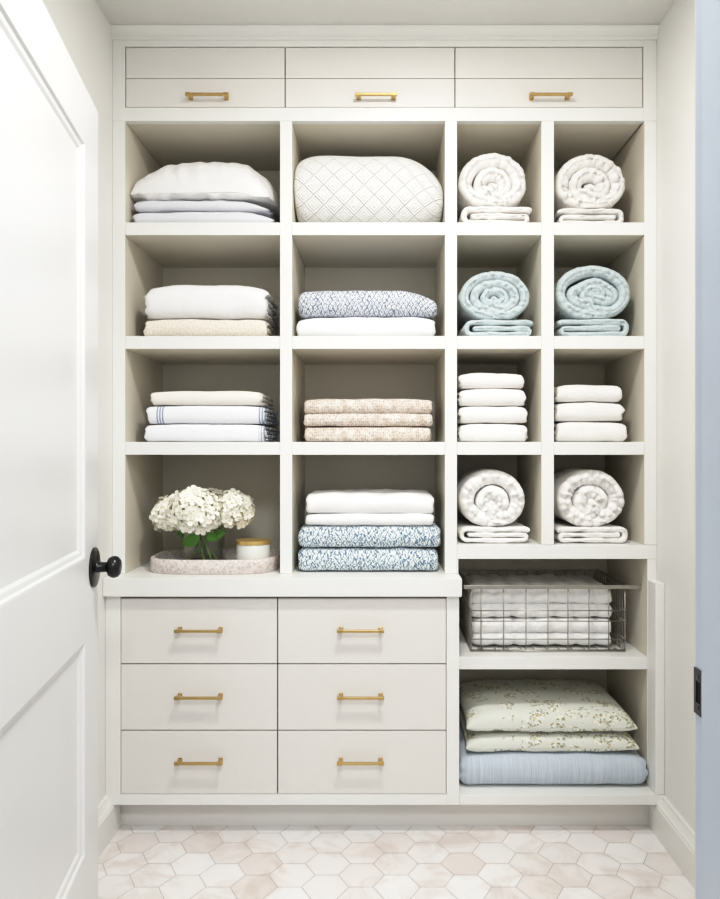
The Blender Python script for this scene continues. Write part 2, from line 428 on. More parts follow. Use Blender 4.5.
def flat_fold(name, label, cat, x0, x1, yf, yb, z0, z1, mat, group=None, seed=0, mirror=False, amp=.0035, levels=3):
    """front shows the folds: sheet wound left and right, running back into the cubby"""
    h = z1-z0; p = h/levels; lv = [z0+.001+p*(i+.5)*.98 for i in range(levels)]; r = p/2
    if levels == 3:
        path = [(x0+r*4, lv[1])]+uturn(x1-r*2.4, lv[1], lv[0], 1)+uturn(x0+r*3, lv[0], lv[2], -1, 2.3, .9)+[(x1-r*1.6, lv[2]), (x1-r*.8, lv[2]-.15*p)]
    else:
        path = [(x1-r*5, lv[1])]+uturn(x0+r*5, lv[1], lv[2], -1)+uturn(x1-r*3, lv[2], lv[0], 1, 2.3, .9)+uturn(x0+r*3, lv[0], lv[3], -1, 2.3, .9)+[(x1-r*2.6, lv[3]), (x1-r*1.2, lv[3]-.4*p)]
    if mirror: path = [(x0+x1-a, b) for a, b in path]
    def df(c):
        if c.z < z0+.0006: c.z = z0+.0006
        if c.z > z1-.0002: c.z = z1-.0002
        return c
    o = ribbon(name, path, p*.86, yf, yb, 'XZ', mat, None, df, amp, 16., p*.4, .007, 70., seed)
    return tag(o, label, cat, group)
def roll(name, label, cat, cx, R, yf, yb, z0, t, mat, group=None, sx=1., sz=1., seed=0, start=200, puck=.019, odd=0., end_ang=-80):
    """cloth rolled round itself, axis running back into the cubby, resting on z0"""
    up, dn = (sz if isinstance(sz, tuple) else (sz, sz))
    cz = z0+R*dn; ro = R-t/2; e0 = math.radians(end_ang); path = []
    nt = (ro-t*.30)/t; JG = .13; nt = int(nt)+1-JG+JG*min(1, nt-int(nt)); steps = int((nt+JG)*60)
    for i in range(steps+1):
        u = nt-(nt+JG)*i/steps; k = math.floor(u) if u > 0 else 0; f = u-k
        j = 0 if f < 1-JG else (f-1+JG)/JG
        r = max(t*.22, ro-t*(k+j)) if u > 0 else ro; th = e0-u*2*PI
        if u < 0: r = ro+t/2*.95*(1-min(1., .22+.78*(u+JG)/JG))
        x = math.cos(th)*r*sx; z = math.sin(th)*r*(up if math.sin(th) > 0 else dn)
        if odd and r < ro*.66:
            z = z*(1-odd*.45)+odd*.008*math.sin(x*60+1)
        path.append((cx+x, cz+z))
    # keep last half turn at constant radius so that the outline is round
    def df(c):
        rr = math.hypot((c.x-cx)/sx, (c.z-cz)/(up if c.z > cz else dn)); c = c.copy()
        # front face dishes in slightly towards the middle, each ring domes forward
        if c.y < yf+.06: c.y += .012*(1-rr/R)*(1 if c.y < yf+.03 else .3)
        if c.z < z0+.0006: c.z = z0+.0006
        return c
    o = ribbon(name, path, t*.93, yf, yb, 'XZ', mat, None, df, .0026, 18., t*.48, puck*(.55 if t < .04 else 1), 120., seed, step=.005, tail=JG*2*PI*ro*.9)
    return tag(o, label, cat, group)
def pillow(name, label, cat, cx, cy, z0, w, d, h, mat, rz=0., group=None, seed=0, tilt=None, flat=.25, wr=.003, n=84, power=2.4, corner=.06):
    """stuffed pillow: two bellied faces meeting in a seam; rests on z0"""
    V = []; Fc = []; UV = []; idx = {}
    q = Matrix.Rotation(rz, 3, 'Z'); so = Vector((seed*5.1, seed, seed*2.2))
    for side in (1, -1):
        for j in range(n+1):
            for i in range(n+1):
                u = math.sin((2*i/n-1)*PI/2); v = math.sin((2*j/n-1)*PI/2)
                if side == -1 and (i in (0, n) or j in (0, n)): idx[(side, i, j)] = idx[(1, i, j)]; continue
                pin = 1-corner*(u*u*(1-abs(v)**2)*.0+0)
                x = u*w/2*(1-corner*(1-v*v)**1*0+corner*(abs(v)**3-1)*.5); y = v*d/2*(1+corner*(abs(u)**3-1)*.5)
                e = max(0, (1-abs(u)**power))*max(0, (1-abs(v)**power)); th = e**.37
                dr = noise.noise(Vector((x*9, y*9, side))+so)*.6+noise.noise(Vector((x*30, y*12, side*2))+so)*.4
                z = th*h*((1-flat) if side == 1 else -flat)
                z += side*wr*dr*min(1, th*2)
                z += side*wr*.8*(noise.noise(Vector((x*38+y*9, side, seed)))*abs(v)**3+noise.noise(Vector((y*38+x*9, side, seed+4)))*abs(u)**3)*min(1, th*1.6)
                p = q@Vector((x, y, z))
                p = Vector((cx+p.x, cy+p.y, z0+h*flat+p.z))
                if tilt: p = tilt(p)
                if p.z < z0+.0006: p.z = z0+.0006
                idx[(side, i, j)] = len(V); V.append(tuple(p)); UV.append((x+(0 if side == 1 else .4), y+z*1.0))
        for j in range(n):
            for i in range(n):
                f = [idx[(side, i, j)], idx[(side, i+1, j)], idx[(side, i+1, j+1)], idx[(side, i, j+1)]]
                Fc.append(f if side == 1 else f[::-1])
    me = bpy.data.meshes.new(name); me.from_pydata(V, [], Fc); me.update()
    ul = me.uv_layers.new(name='UVMap')
    for lp in me.loops: ul.data[lp.index].uv = UV[lp.vertex_index]
    return tag(link(name, me, mat, None, True), label, cat, group)
def loaf(name, label, cat, x0, x1, yf, yb, z0, z1, mat, ny=2.6, nx=4., slope=None, wr=.003, seed=0):
    """plump folded bedspread: superellipse section wrapped along its width"""
    K = 96; N = 60; V = []; Fc = []; UV = []; h = z1-z0; cy = (yf+yb)/2; so = Vector((seed, seed*2, 0))
    sec = [(math.copysign(abs(math.cos(2*PI*i/K))**(2/ny), math.cos(2*PI*i/K))*(yb-yf)/2, math.copysign(abs(math.sin(2*PI*i/K))**(2/ny), math.sin(2*PI*i/K))*h/2) for i in range(K+1)]
    arc = [0.]
    for a_, b_ in zip(sec, sec[1:]): arc.append(arc[-1]+math.hypot(a_[0]-b_[0], a_[1]-b_[1]))
    per = arc[-1]
    for j in range(N+1):
        xn = math.sin((2*j/N-1)*PI/2); sc = max(.0, 1-abs(xn)**nx)**(1/nx); sc = .02+.98*sc
        for i in range(K):
            a = 2*PI*i/K; c = math.cos(a); s = math.sin(a)
            yy = math.copysign(abs(c)**(2/ny), c)*(yb-yf)/2*(.75+.25*sc); zz = math.copysign(abs(s)**(2/ny), s)*h/2*sc
            x = (x0+x1)/2+xn*(x1-x0)/2; z = z0+h/2+zz
            dn = noise.noise(Vector((x*8, yy*8, zz*8))+so)*wr
            if slope:
                side, st, amt = slope; e = max(0, (xn*side-st)/(1-st)); z = z0+(z-z0)*(1-amt*e*e)
            p = Vector((x, cy+yy, z)); p += Vector((0, yy/.2, zz/.1)).normalized()*dn
            p.z = max(p.z, z0+.0006)
            V.append(tuple(p)); UV.append((x-x0, arc[i]))
    for j in range(N):
        for i in range(K): i2 = (i+1) % K; Fc.append((j*K+i, j*K+i2, (j+1)*K+i2, (j+1)*K+i))
    Fc.append(tuple(range(K))[::-1]); Fc.append(tuple(N*K+i for i in range(K)))
    me = bpy.data.meshes.new(name); me.from_pydata(V, [], Fc); me.update(); ul = me.uv_layers.new(name='UVMap')
    for f in me.polygons:
        us = [UV[me.loops[l].vertex_index] for l in f.loop_indices]; mx = max(u[1] for u in us)
        for l, u in zip(f.loop_indices, us): ul.data[l].uv = (u[0], u[1]+(per if mx-u[1] > per/2 and len(us) == 4 else 0))
    bm = bmesh.new(); bm.from_mesh(me); bmesh.ops.recalc_face_normals(bm, faces=bm.faces); bm.to_mesh(me); bm.free()
    return tag(link(name, me, mat, None, True), label, cat)

# ------------------------------------------------------------------ the room
WL, WR = -.8045, .8455; CEIL = EYE+429*2.178/F; YB = 2.62; YJ0, YJ1 = .70, .82
DL, DR, DH = -.5475, .358, 1.975
def struct(name, x0, x1, y0, y1, z0, z1, mat, bev=0, parent=None):
    o = box(name, x0, x1, y0, y1, z0, z1, mat, parent, bev); o['kind'] = 'structure'; return o
struct('wall_left', WL-.1, WL, YJ1, YB, 0, CEIL, M['wall'])
struct('wall_right', WR, WR+.1, YJ1, YB, 0, CEIL, M['wall'])
struct('wall_back', WL-.1, WR+.1, YB, YB+.1, 0, CEIL, M['wall'])
struct('ceiling', WL-.1, WR+.1, YJ0, YB+.1, CEIL, CEIL+.1, M['ceiling'])
o = boxes('wall_front', [(WL-1.2, DL-.02, YJ0, YJ1, 0, CEIL), (DR+.02, WR+1.2, YJ0, YJ1, 0, CEIL), (DL-.02, DR+.02, YJ0, YJ1, DH+.02, CEIL)], M['wall'], bev=0); o['kind'] = 'structure'
# floor: grout bed with individual marble hexagons in the same mesh
def hex_floor():
    bm = bmesh.new(); lay = bm.faces.layers.float.new('tone') if False else None
    tones = []
    x0, x1, y0, y1 = WL-.1, WR+.1, .1, YB+.05
    vs = [bm.verts.new(p) for p in ((x0-1, -1.6, -.0015), (x1+1, -1.6, -.0015), (x1+1, y1, -.0015), (x0-1, y1, -.0015))]
    bm.faces.new(vs); tones.append(.5)
    R = .062; g = .0009; dx = 1.5*R; dy = math.sqrt(3)*R
    ix = 0; x = x0-1.0
    rnd = random.Random(3)
    while x < x1+1:
        y = -1.6+(dy/2 if ix % 2 else 0)
        while y < y1:
            rr = R-g
            top = [bm.verts.new((x+rr*math.cos(PI/3*k), y+rr*math.sin(PI/3*k), 0)) for k in range(6)]
            bm.faces.new(top); v = rnd.random(); tones.append(v if rnd.random() > .12 else v*.15)
            y += dy
        x += dx; ix += 1
    me = bpy.data.meshes.new('floor'); bm.to_mesh(me); bm.free()
    me.materials.append(M['grout']); me.materials.append(M['tile'])
    at = me.attributes.new('tone', 'FLOAT', 'FACE')
    for i, p in enumerate(me.polygons): at.data[i].value = tones[i]; p.material_index = 0 if i == 0 else 1
    o = bpy.data.objects.new('floor', me); C.objects.link(o); o['kind'] = 'structure'
hex_floor()
# baseboards with a moulded cap
def baseboard(name, wx, sgn, y0, y1):
    prof = [(0, 0), (.026, 0), (.026, .086), (.022, .091), (.024, .095), (.018, .101), (.012, .112), (.010, .119), (0, .12)]
    bm = bmesh.new(); A = [bm.verts.new((wx+sgn*a, y0, b)) for a, b in prof]; B = [bm.verts.new((wx+sgn*a, y1, b)) for a, b in prof]
    for i in range(len(prof)-1): bm.faces.new((A[i], A[i+1], B[i+1], B[i]))
    bm.faces.new(A); bm.faces.new(B[::-1]); o = finish(bm, name, M['trim']); o['kind'] = 'structure'
YL = 2.14     # face of the lower cabinets
YU = 2.20     # face of the upper shelving
baseboard('baseboard_left', WL, 1, YJ1+.02, YL+.055); baseboard('baseboard_right', WR, -1, YJ1+.02, YL+.055)
# door frame: right jamb with stop, casing, strike plate; left jamb; head
def jamb(name, x, s):
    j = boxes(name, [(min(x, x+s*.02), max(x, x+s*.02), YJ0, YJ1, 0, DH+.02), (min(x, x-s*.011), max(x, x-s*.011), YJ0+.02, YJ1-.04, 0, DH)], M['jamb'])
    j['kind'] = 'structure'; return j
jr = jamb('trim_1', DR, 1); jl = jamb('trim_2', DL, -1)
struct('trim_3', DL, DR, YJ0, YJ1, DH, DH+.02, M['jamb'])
for nm, a, b in (('trim_4', DR+.006, DR+.076), ('trim_5', DL-.076, DL-.006)): struct(nm, a, b, YJ1, YJ1+.016, 0, DH+.08, M['trim'], .002)
struct('trim_6', DL-.006, DR+.006, YJ1, YJ1+.016, DH+.006, DH+.08, M['trim'], .002)
# strike plate with its dark latch hole
zs0, zs1 = Z(718, .80), Z(666, .822)
bm = bmesh.new()
ys0, ys1 = .7975, .8195; hy0, hy1 = .8025, .813; hz0, hz1 = (zs0+zs1)/2-.012, (zs0+zs1)/2+.012
add_box(bm, DR-.0018, DR-.0002, ys0, hy0, zs0, zs1, .0004); add_box(bm, DR-.0018, DR-.0002, hy1, ys1, zs0, zs1, .0004)
add_box(bm, DR-.0018, DR-.0002, hy0, hy1, zs0, hz0, .0002); add_box(bm, DR-.0018, DR-.0002, hy0, hy1, hz1, zs1, .0002)
sp = finish(bm, 'strike_plate', M['black'], jr); sp['label'] = 'black strike plate'
box('latch_hole', DR-.0008, DR-.0003, hy0, hy1, hz0, hz1, NT('latch_hole_black', (.002, .002, .002, 1), .9).m, sp, 0)
for zz in (zs0+.008, zs1-.008): lathe('screw', [(0, 0), (.0028, 0), (.0028, .0004), (0, .0008)], (DR-.0018, .8085, zz), M['black'], sp, (-1, 0, 0), 12)

# ------------------------------------------------------------------ the open door (two sunk panels)
def make_door():
    Wd, Ht, T = .90, 1.952, .036
    # local frame: a = distance from the free edge along the leaf, b = out of the leaf towards the room, z up
    E = Vector((-.675, 1.75, 0)); da = Vector((.1493, -.9888, 0)).normalized(); nb = Vector((.9888, .1493, 0)).normalized()
    def P(a, b, z): return E+da*a+nb*b+Vector((0, 0, z))
    st = .122; zb, z1_, z2_, zt = .224, .706, .893, 1.826; bot = .008
    bm = bmesh.new()
    def slab(a0, a1, z0, z1, b0=-T, b1=0):
        vs = [bm.verts.new(P(a, b, z)) for a in (a0, a1) for b in (b0, b1) for z in (z0, z1)]
        for f in ((0, 1, 3, 2), (4, 6, 7, 5), (0, 4, 5, 1), (2, 3, 7, 6), (0, 2, 6, 4), (1, 5, 7, 3)): bm.faces.new([vs[i] for i in f])
    slab(0, st, bot, Ht); slab(Wd-st, Wd, bot, Ht); slab(st, Wd-st, bot, zb); slab(st, Wd-st, z1_, z2_); slab(st, Wd-st, zt, Ht)
    d = finish(bm, 'door_1', M['door']); d['kind'] = 'structure'; d['label'] = 'open white two panel door with black knob'
    for (z0, z1) in ((zb, z1_), (z2_, zt)):
        bm = bmesh.new()
        for sgn, face in ((1, 0), (-1, -T)):
            # moulding steps down from the face into the sunk panel
            prof = [(0, -.0), (.004, -.001), (.007, -.006), (.016, -.008), (.022, -.0125), (.026, -.0125)]
            loops = []
            for (ins, dep) in prof:
                b = face+sgn*dep
                loops.append([bm.verts.new(P(a, b, z)) for a, z in ((st+ins, z0+ins), (Wd-st-ins, z0+ins), (Wd-st-ins, z1-ins), (st+ins, z1-ins))])
            for A, B in zip(loops, loops[1:]):
                for k in range(4): bm.faces.new((A[k], A[(k+1) % 4], B[(k+1) % 4], B[k]))
            bm.faces.new(loops[-1])
        finish(bm, 'door_panel', M['door'], d)
    ko = P(.045, 0, .8615)
    for sgn in (1, -1):
        ax = nb*sgn; og = ko if sgn == 1 else ko-nb*T
        k = lathe('door_knob', [(0, .0), (.0465, 0), (.0465, .004), (.044, .006), (.014, .008), (.0125, .012), (.0115, .028), (.013, .031), (.021, .034), (.0255, .042), (.026, .048), (.0235, .055), (.017, .0605), (.0, .062)], og+ax*.0002, M['black'], d, tuple(ax))
        k['label'] = 'round black door knob with rosette'
        k.data.polygons.foreach_set('use_smooth', [True]*len(k.data.polygons))
    lathe('latch', [(0, 0), (.008, 0), (.008, .006), (0, .008)], P(-.0005, -T/2, .8615), M['black'], d, tuple(-da), 16)
    for z in (.25, 1.05, 1.75):
        bm = bmesh.new(); add_tube(bm, [P(Wd+.004, .004, z-.045), P(Wd+.004, .004, z+.045)], .005, 12); finish(bm, 'hinge', M['black'], d, True)
make_door()

# ------------------------------------------------------------------ built-in shelving
BK = 2.6
def bar_pull(x0, x1, z, yface, parent):
    """brass bar pull: square bar on two collared posts"""
    bm = bmesh.new(); yb = yface-.026
    add_box(bm, x0, x1, yb-.0045, yb+.0045, z-.0038, z+.0038, .0014)
    for xx in (x0+.010, x1-.010):
        add_box(bm, xx-.0048, xx+.0048, yb, yface-.0005, z-.0045, z+.0045, .0012)
        add_box(bm, xx-.0065, xx+.0065, yface-.003, yface-.0003, z-.0062, z+.0062, .0008)
    for xx in (x0, x1-.015): add_box(bm, xx-.0005, xx+.0155, yb-.0052, yb+.0052, z-.0048, z+.0048, .0009)
    h = finish(bm, 'handle', M['brass'], parent); h['label'] = 'brushed brass bar handle'; return h

# overhead cabinet with three flap fronts
oc = empty('overhead_cabinet', (0, YU, Z(121)), 'row of three white flat cupboard fronts with brass handles along the ceiling', 'cabinet')
XL, XR = WL+.0004, WR-.0004
boxes('face_frame', [(XL, X(125), YU, YU+.022, Z(121)+.0003, Z(40)), (X(643.5), XR, YU, YU+.022, Z(121)+.0003, Z(40)),
      (X(125), X(643.5), YU, YU+.022, Z(46.5), Z(40)), (X(125), X(643.5), YU, YU+.022, Z(121)+.0003, Z(107.5))], M['frame'], oc, .0008)
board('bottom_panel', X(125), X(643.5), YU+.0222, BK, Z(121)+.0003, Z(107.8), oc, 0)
box('cabinet_box', X(120), X(650), YU+.024, BK, Z(107.2), Z(41), M['gap'], oc, 0)  # dark body paints the shade seen between the fronts
for a, b, h0, h1 in ((125, 285, 185, 228), (285, 455, 355, 397), (455, 643.5, 530, 573)):
    xa, xb = X(a)+(.0028 if a == 125 else .0016), X(b)-(.0016 if b != 643.5 else .0028)
    box('upper_panel', xa, xb, YU+.002, YU+.022, Z(77.8), Z(46.5)-.0025, M['front'], oc, .0006)
    dr = box('drawer', xa, xb, YU+.002, YU+.022, Z(107.5)+.0022, Z(78.4), M['front'], oc, .0006)
    bar_pull(X(h0, 2.17), X(h1, 2.17), Z(94.2, 2.175), YU+.002, dr)
# crown moulding
def crown():
    prof = [(0, Z(40)+.0003), (-.004, Z(40)+.0003), (-.006, Z(39.2)), (-.010, Z(38.5)), (-.010, Z(36)), (-.013, Z(33)), (-.019, Z(29.5)), (-.019, Z(28.5)), (-.024, Z(28.2)), (-.024, CEIL), (0, CEIL)]
    bm = bmesh.new(); A = [bm.verts.new((WL, YU+.002+a, b)) for a, b in prof]; B = [bm.verts.new((WR, YU+.002+a, b)) for a, b in prof]
    for i in range(len(prof)): j = (i+1) % len(prof); bm.faces.new((A[i], A[j], B[j], B[i]))
    bm.faces.new(A); bm.faces.new(B[::-1]); o = finish(bm, 'trim_7', M['frame']); o['kind'] = 'structure'
crown()

# cubby unit
CT = EYE-.366            # worktop height
su = empty('shelving_unit', (0, YU, CT), 'tall white built-in open shelving divided into linen cubbies', 'shelving')
top = Z(121)
dv = [(113, 125), (280, 292), (445, 457), (541.5, 554), (644.5, 657)]
SHF = Z(657)             # top of the shelf under the wire basket
MIDT, MIDB = Z(545), Z(559)
zb_list = [CT+.0005, CT+.0005, CT+.0005, MIDT+.0005, None]
for i, (a, b) in enumerate(dv):
    xa, xb = X(a), X(b)
    if i == 0: xa = XL; 
    if i == 4: xb = XR
    z0 = {0: CT+.0005, 1: CT+.0005, 2: CT+.0005, 3: MIDT+.0003, 4: MIDT+.0003}[i]
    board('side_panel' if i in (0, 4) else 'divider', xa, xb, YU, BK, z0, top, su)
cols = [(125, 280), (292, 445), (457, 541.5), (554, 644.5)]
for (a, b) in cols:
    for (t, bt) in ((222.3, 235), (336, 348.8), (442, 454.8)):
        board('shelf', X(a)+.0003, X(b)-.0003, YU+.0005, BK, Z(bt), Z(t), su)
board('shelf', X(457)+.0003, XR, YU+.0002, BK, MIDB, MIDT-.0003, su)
box('back_panel', X(125), X(644.5), BK-.012, BK-.0005, CT+.001, top-.0005, M['inner_shade'], su, 0)

# lower open cabinet (basket and pillow cubbies)
lo = empty('open_base_cabinet', (X(550), YL, 0), 'white open base cabinet with the wire basket and floral pillow cubbies', 'cabinet')
BF = Z(795, YL); BB = Z(805, YL)
LX0 = .2396
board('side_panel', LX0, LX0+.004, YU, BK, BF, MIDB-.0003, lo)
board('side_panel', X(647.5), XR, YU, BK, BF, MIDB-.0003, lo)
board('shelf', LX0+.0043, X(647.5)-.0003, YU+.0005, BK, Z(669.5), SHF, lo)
box('bottom_panel', LX0, XR, YL, BK, BB, BF-.0003, M['frame'], lo)
box('back_panel', X(457.5), X(647.5), BK-.012, BK-.0005, BF, MIDB-.001, M['inner_shade'], lo, 0)
box('toe_kick', LX0, XR, YU, YU+.018, .0005, BB-.0003, M['front'], lo, 0)  # darker front paint puts some recess shade into the colour
fx0 = X(655.5, YL)
f = struct('trim_8', fx0, WR-.0005, YL, YU-.0005, BF+.0003, Z(583.5, YL), M['frame'], .0015)
struct('trim_9', WR-.026, WR-.0003, YL+.0555, YU-.0004, .0003, BB-.0003, M['frame'], 0)

# base cabinet with six drawers
bc = empty('drawer_base_cabinet', (X(276), YL, 0), 'white base cabinet of six flat drawers with brass bar handles', 'cabinet')
bx0, bx1 = WL+.0005, .2392
CB = Z(597, 2.12)
rows = [(598.0, 664.0), (664.0, 730.5), (730.5, 794.5)]
cl = [(120.5, 277.5), (277.5, 446.5)]
boxes('face_frame', [(bx0, X(120.5, YL), YL, YL+.022, BB, CB-.0004), (X(446.5, YL), bx1, YL, BK, BB, CB-.0004),
      (X(120.5, YL), X(446.5, YL), YL, YL+.022, BB, Z(794.5, YL))], M['frame'], bc, .0008)
box('cabinet_box', bx0+.002, X(446.5, YL), YL+.024, BK, BB, CB-.0006, M['gap'], bc, 0)  # dark body paints the shade seen between the drawers
box('toe_kick', bx0, LX0-.0003, YU, YU+.018, .0005, BB-.0003, M['front'], bc, 0)  # recess shade deepened by using the darker front paint
hp = [(174, 222), (337, 384)]
for (a, b), (h0, h1) in zip(cl, hp):
    for (t, bt), hy in zip(rows, (631.5, 698.5, 764)):
        dr = box('drawer', X(a, YL)+.0018, X(b, YL)-.0018, YL+.001, YL+.022, Z(bt, YL)+.0018, min(Z(t, YL)-.0018, CB-.004), M['front'], bc, .0006)
        bar_pull(X(h0, 2.112), X(h1, 2.112), Z(hy, 2.112), YL+.001, dr)
bm = bmesh.new(); pl = [(bx0, 2.12), (X(462, 2.12), 2.12), (X(462, 2.12), YU-.0004), (LX0-.0004, YU-.0004), (LX0-.0004, BK), (bx0, BK)]
fb = bm.faces.new([bm.verts.new((a, b, CB)) for a, b in pl]); ex = bmesh.ops.extrude_face_region(bm, geom=[fb])
for v in ex['geom']:
    if isinstance(v, bmesh.types.BMVert): v.co.z = CT
bmesh.ops.bevel(bm, geom=list(bm.edges), offset=.002, segments=2, affect='EDGES')
wt = finish(bm, 'worktop', M['frame'])
tag(wt, 'thick white worktop over the six drawers', 'worktop')

# ------------------------------------------------------------------ linens
def S(py): return Z(py)          # shelf tops
R1, R2, R3, R4 = S(222.3)+.0006, S(336)+.0006, S(442)+.0006, S(545)+.0003
YFr = 2.225
def zt(py, y=YFr): return Z(py, y)
# row 1, first cubby: pillow over two folded sheets
x0, x1 = X(134, YFr), X(268, YFr)
folded('folded_pillowcase', 'pale grey folded bedding lowest of the pillow stack, top left cubby', 'bedding', x0-.003, x1+.012, YFr, 2.50, R1, zt(210), 2, M['grey_cotton'], 'grey folded bedding under the pillow', droop=.15, slope=(1, .4, .35), amp=.003, pucker=.012, seed=1, bulge=.8)
folded('folded_pillowcase', 'pale grey folded bedding directly beneath the white pillow, top left cubby', 'bedding', x0, x1+.003, YFr+.004, 2.49, zt(210)+.0006, zt(198.5), 2, M['grey_cotton'], 'grey folded bedding under the pillow', droop=.18, slope=(1, .4, .7), amp=.003, pucker=.012, seed=2, bulge=.8)
def sag(p):
    e = max(0, (p.x-X(225))/.15); p.z -= .028*e*e*1.0
    return p
pz = zt(198.5)+.0008
def sag2(p):
    # right hand corner flops over the sheets beneath
    e = max(0, (p.x-X(238, 2.3))/.13); p.z -= .034*e**1.6
    return p
pillow('pillow', 'plump white pillow on top of two grey folded sheets', 'pillow', -.541, 2.375, pz, .428, .30, .148, M['pillow_cotton'], -.05, seed=3, flat=.10, wr=.015, power=2.5, corner=-.12, tilt=sag2)
# row 1, second cubby: quilted bedspread
loaf('quilted_bedspread', 'plump white folded bedspread quilted with diamonds, top row', 'bedspread', X(293.5, 2.23), X(443.5, 2.23), YFr-.005, 2.53, R1, zt(153, 2.29), M['quilted'], 2.7, 6., (1, .35, .34), .004, 3)
# rolled towels with a folded towel below them
def pair(kind, col, pxc, Rpx, base, top_px, cen, rtop, zshelf, t, mat, lab_r, lab_f, grp_r=None, sx=1, sz=1, seed=0, w=38, lev=3, **kw):
    yf = 2.235
    z1 = zt(top_px, yf)
    flat_fold('folded_towel' if kind == 'towel' else 'folded_blanket', lab_f, kind, X(base[0], yf), X(base[1], yf), yf, 2.52, zshelf, z1, mat, group='folded cloths under the rolls', seed=seed+5, levels=lev, mirror=kw.pop('mir', False))
    R = Rpx*yf/F; sz = ((zt(rtop, yf)-zt(cen, yf))/R, (zt(cen, yf)-z1)/R)
    roll('rolled_towel' if kind == 'towel' else 'rolled_blanket', lab_r, kind, X(pxc, yf), R, yf+.002, 2.50, z1+.0006, t, mat, group='rolls in the right hand cubbies', sx=sx, sz=sz, seed=seed, **kw)
pair('towel', 'white', 493.5, 35, (460, 532.5), 205.5, 183, 150.5, R1, .047, M['white_terry'], 'white rolled towel with loose centre swirl, top row beside the quilted bedspread', 'white folded towel with wide gap at its folds under roll, top row beside the bedspread', seed=11, end_ang=-112)
pair('towel', 'white', 591.5, 36, (557, 626.5), 207.5, 184, 152, R1, .045, M['white_terry'], 'white rolled towel with tight centre, top right corner cubby', 'white folded towel under the roll in the top right corner cubby', seed=12, end_ang=-100, mir=True)
pair('towel', 'blue', 495.5, 36.5, (463, 534), 319, 297, 271.5, R2, .0325, M['blue_terry'], 'aqua rolled towel with oval rings, left of the two aqua rolls', 'aqua folded towel under the left aqua roll', sx=.98, seed=13, end_ang=-112)
pair('towel', 'blue', 594, 38.5, (558, 631.5), 318.5, 293, 265.5, R2, .037, M['blue_terry'], 'larger aqua rolled towel with crumpled centre, right of the two aqua rolls', 'aqua folded towel under the larger right aqua roll', seed=14, odd=.8, end_ang=-100, mir=True)
pair('blanket', 'white', 493.5, 33.8, (459, 530.5), 527, 502, 470, R4, .050, M['plush_terry'], 'plush white rolled blanket above the wire basket, left cubby', 'white folded blanket under the plush roll in the left cubby above the basket', seed=15, end_ang=-112)
pair('blanket', 'white', 592.5, 34.5, (557, 629.5), 527, 501.5, 470.5, R4, .050, M['plush_terry'], 'plush white rolled blanket above the wire basket, right cubby', 'white folded blanket under the plush roll in the right cubby above the basket', seed=16, end_ang=-100, mir=True)

# row 2
folded('folded_quilt', 'cream textured folded quilt beneath the thick white duvet', 'quilt', X(143, YFr), X(266, YFr), YFr, 2.50, R2, zt(318), 3, M['cream_terry'], droop=.1, seed=21, bulge=.7, gap=.97, pucker=.012, amp=.003)
folded('folded_duvet', 'thick smooth white folded duvet over the cream quilt', 'duvet', X(144.5, YFr), X(265.5, YFr), YFr, 2.50, zt(318)+.0006, zt(283.5), 4, M['white_cotton'], droop=.12, seed=22, bulge=.55, pucker=.014, amp=.004, gap=.97, ends=.03)
folded('folded_sheet', 'smooth white folded sheet beneath the slate zigzag quilt', 'sheet', X(297, YFr), X(435, YFr), YFr, 2.52, R2, zt(316), 3, M['white_cotton'], droop=.15, seed=23, bulge=.6, amp=.004)
folded('folded_quilt', 'slate blue and white zigzag folded quilt', 'quilt', X(298, YFr), X(437, YFr), YFr, 2.52, zt(316)+.0006, zt(288.5), 2, M['lavender_lattice'], droop=.08, slope=(1, .45, .34), seed=24, bulge=.6, amp=.003, gap=.96)
# row 3
yq = 2.235
folded('folded_sheet', 'white folded sheet with blue hem lowest of three', 'sheet', X(145.5, yq), X(264, yq), yq, 2.53, R3, zt(424, yq), 4, M['hem'], 'white sheets stacked in the third row', droop=.1, seed=31, bulge=.6, gap=.97, pucker=.012)
folded('folded_sheet', 'white folded sheet with blue stripes at its left end', 'sheet', X(146, yq), X(264, yq), yq, 2.53, zt(424, yq)+.0006, zt(405.5, yq), 4, M['striped'], 'white sheets stacked in the third row', droop=.1, seed=32, bulge=.6, gap=.97, pucker=.012)
folded('folded_sheet', 'plain cream white folded sheet on the blue striped sheets', 'sheet', X(150, yq), X(260, yq), yq+.004, 2.52, zt(405.5, yq)+.0006, zt(390.5, yq), 3, M['cream_cotton'], 'white sheets stacked in the third row', droop=.12, seed=33, bulge=.6, gap=.97, pucker=.01)
folded('folded_blanket', 'thin tan waffle blanket at the bottom of its pair', 'blanket', X(304, yq), X(431, yq), yq, 2.53, R3, zt(426.5, yq), 2, M['tan'], 'pair of tan waffle blankets', droop=.06, seed=34, bulge=.6, amp=.0025, gap=.97)
folded('folded_blanket', 'thicker tan waffle blanket with a visible fold line on top of its pair', 'blanket', X(304, yq), X(432.5, yq), yq, 2.53, zt(426.5, yq)+.0006, zt(399, yq), 5, M['tan'], 'pair of tan waffle blankets', droop=.06, seed=35, bulge=.8, amp=.003, gap=1.06, lobe=.48, ends=.01)
tops = [443, 423.5, 406, 388.5, 372.5]
wh = ['lowest', 'second from the bottom', 'third from the bottom', 'topmost']
xs = [(460, 527), (460, 527), (460, 525.5), (460.5, 524.5)]
for i in range(4):
    z0 = R3 if i == 0 else zt(tops[i], yq)+.0006
    folded('folded_towel', 'white folded towel, %s in the stack of four' % wh[i], 'towel', X(xs[i][0], yq), X(xs[i][1], yq), yq+.002*i, 2.50, z0, zt(tops[i+1], yq), 3, M['white_terry'], 'stack of four white towels', .12, None, .003, .01, .95, .65, seed=41+i)
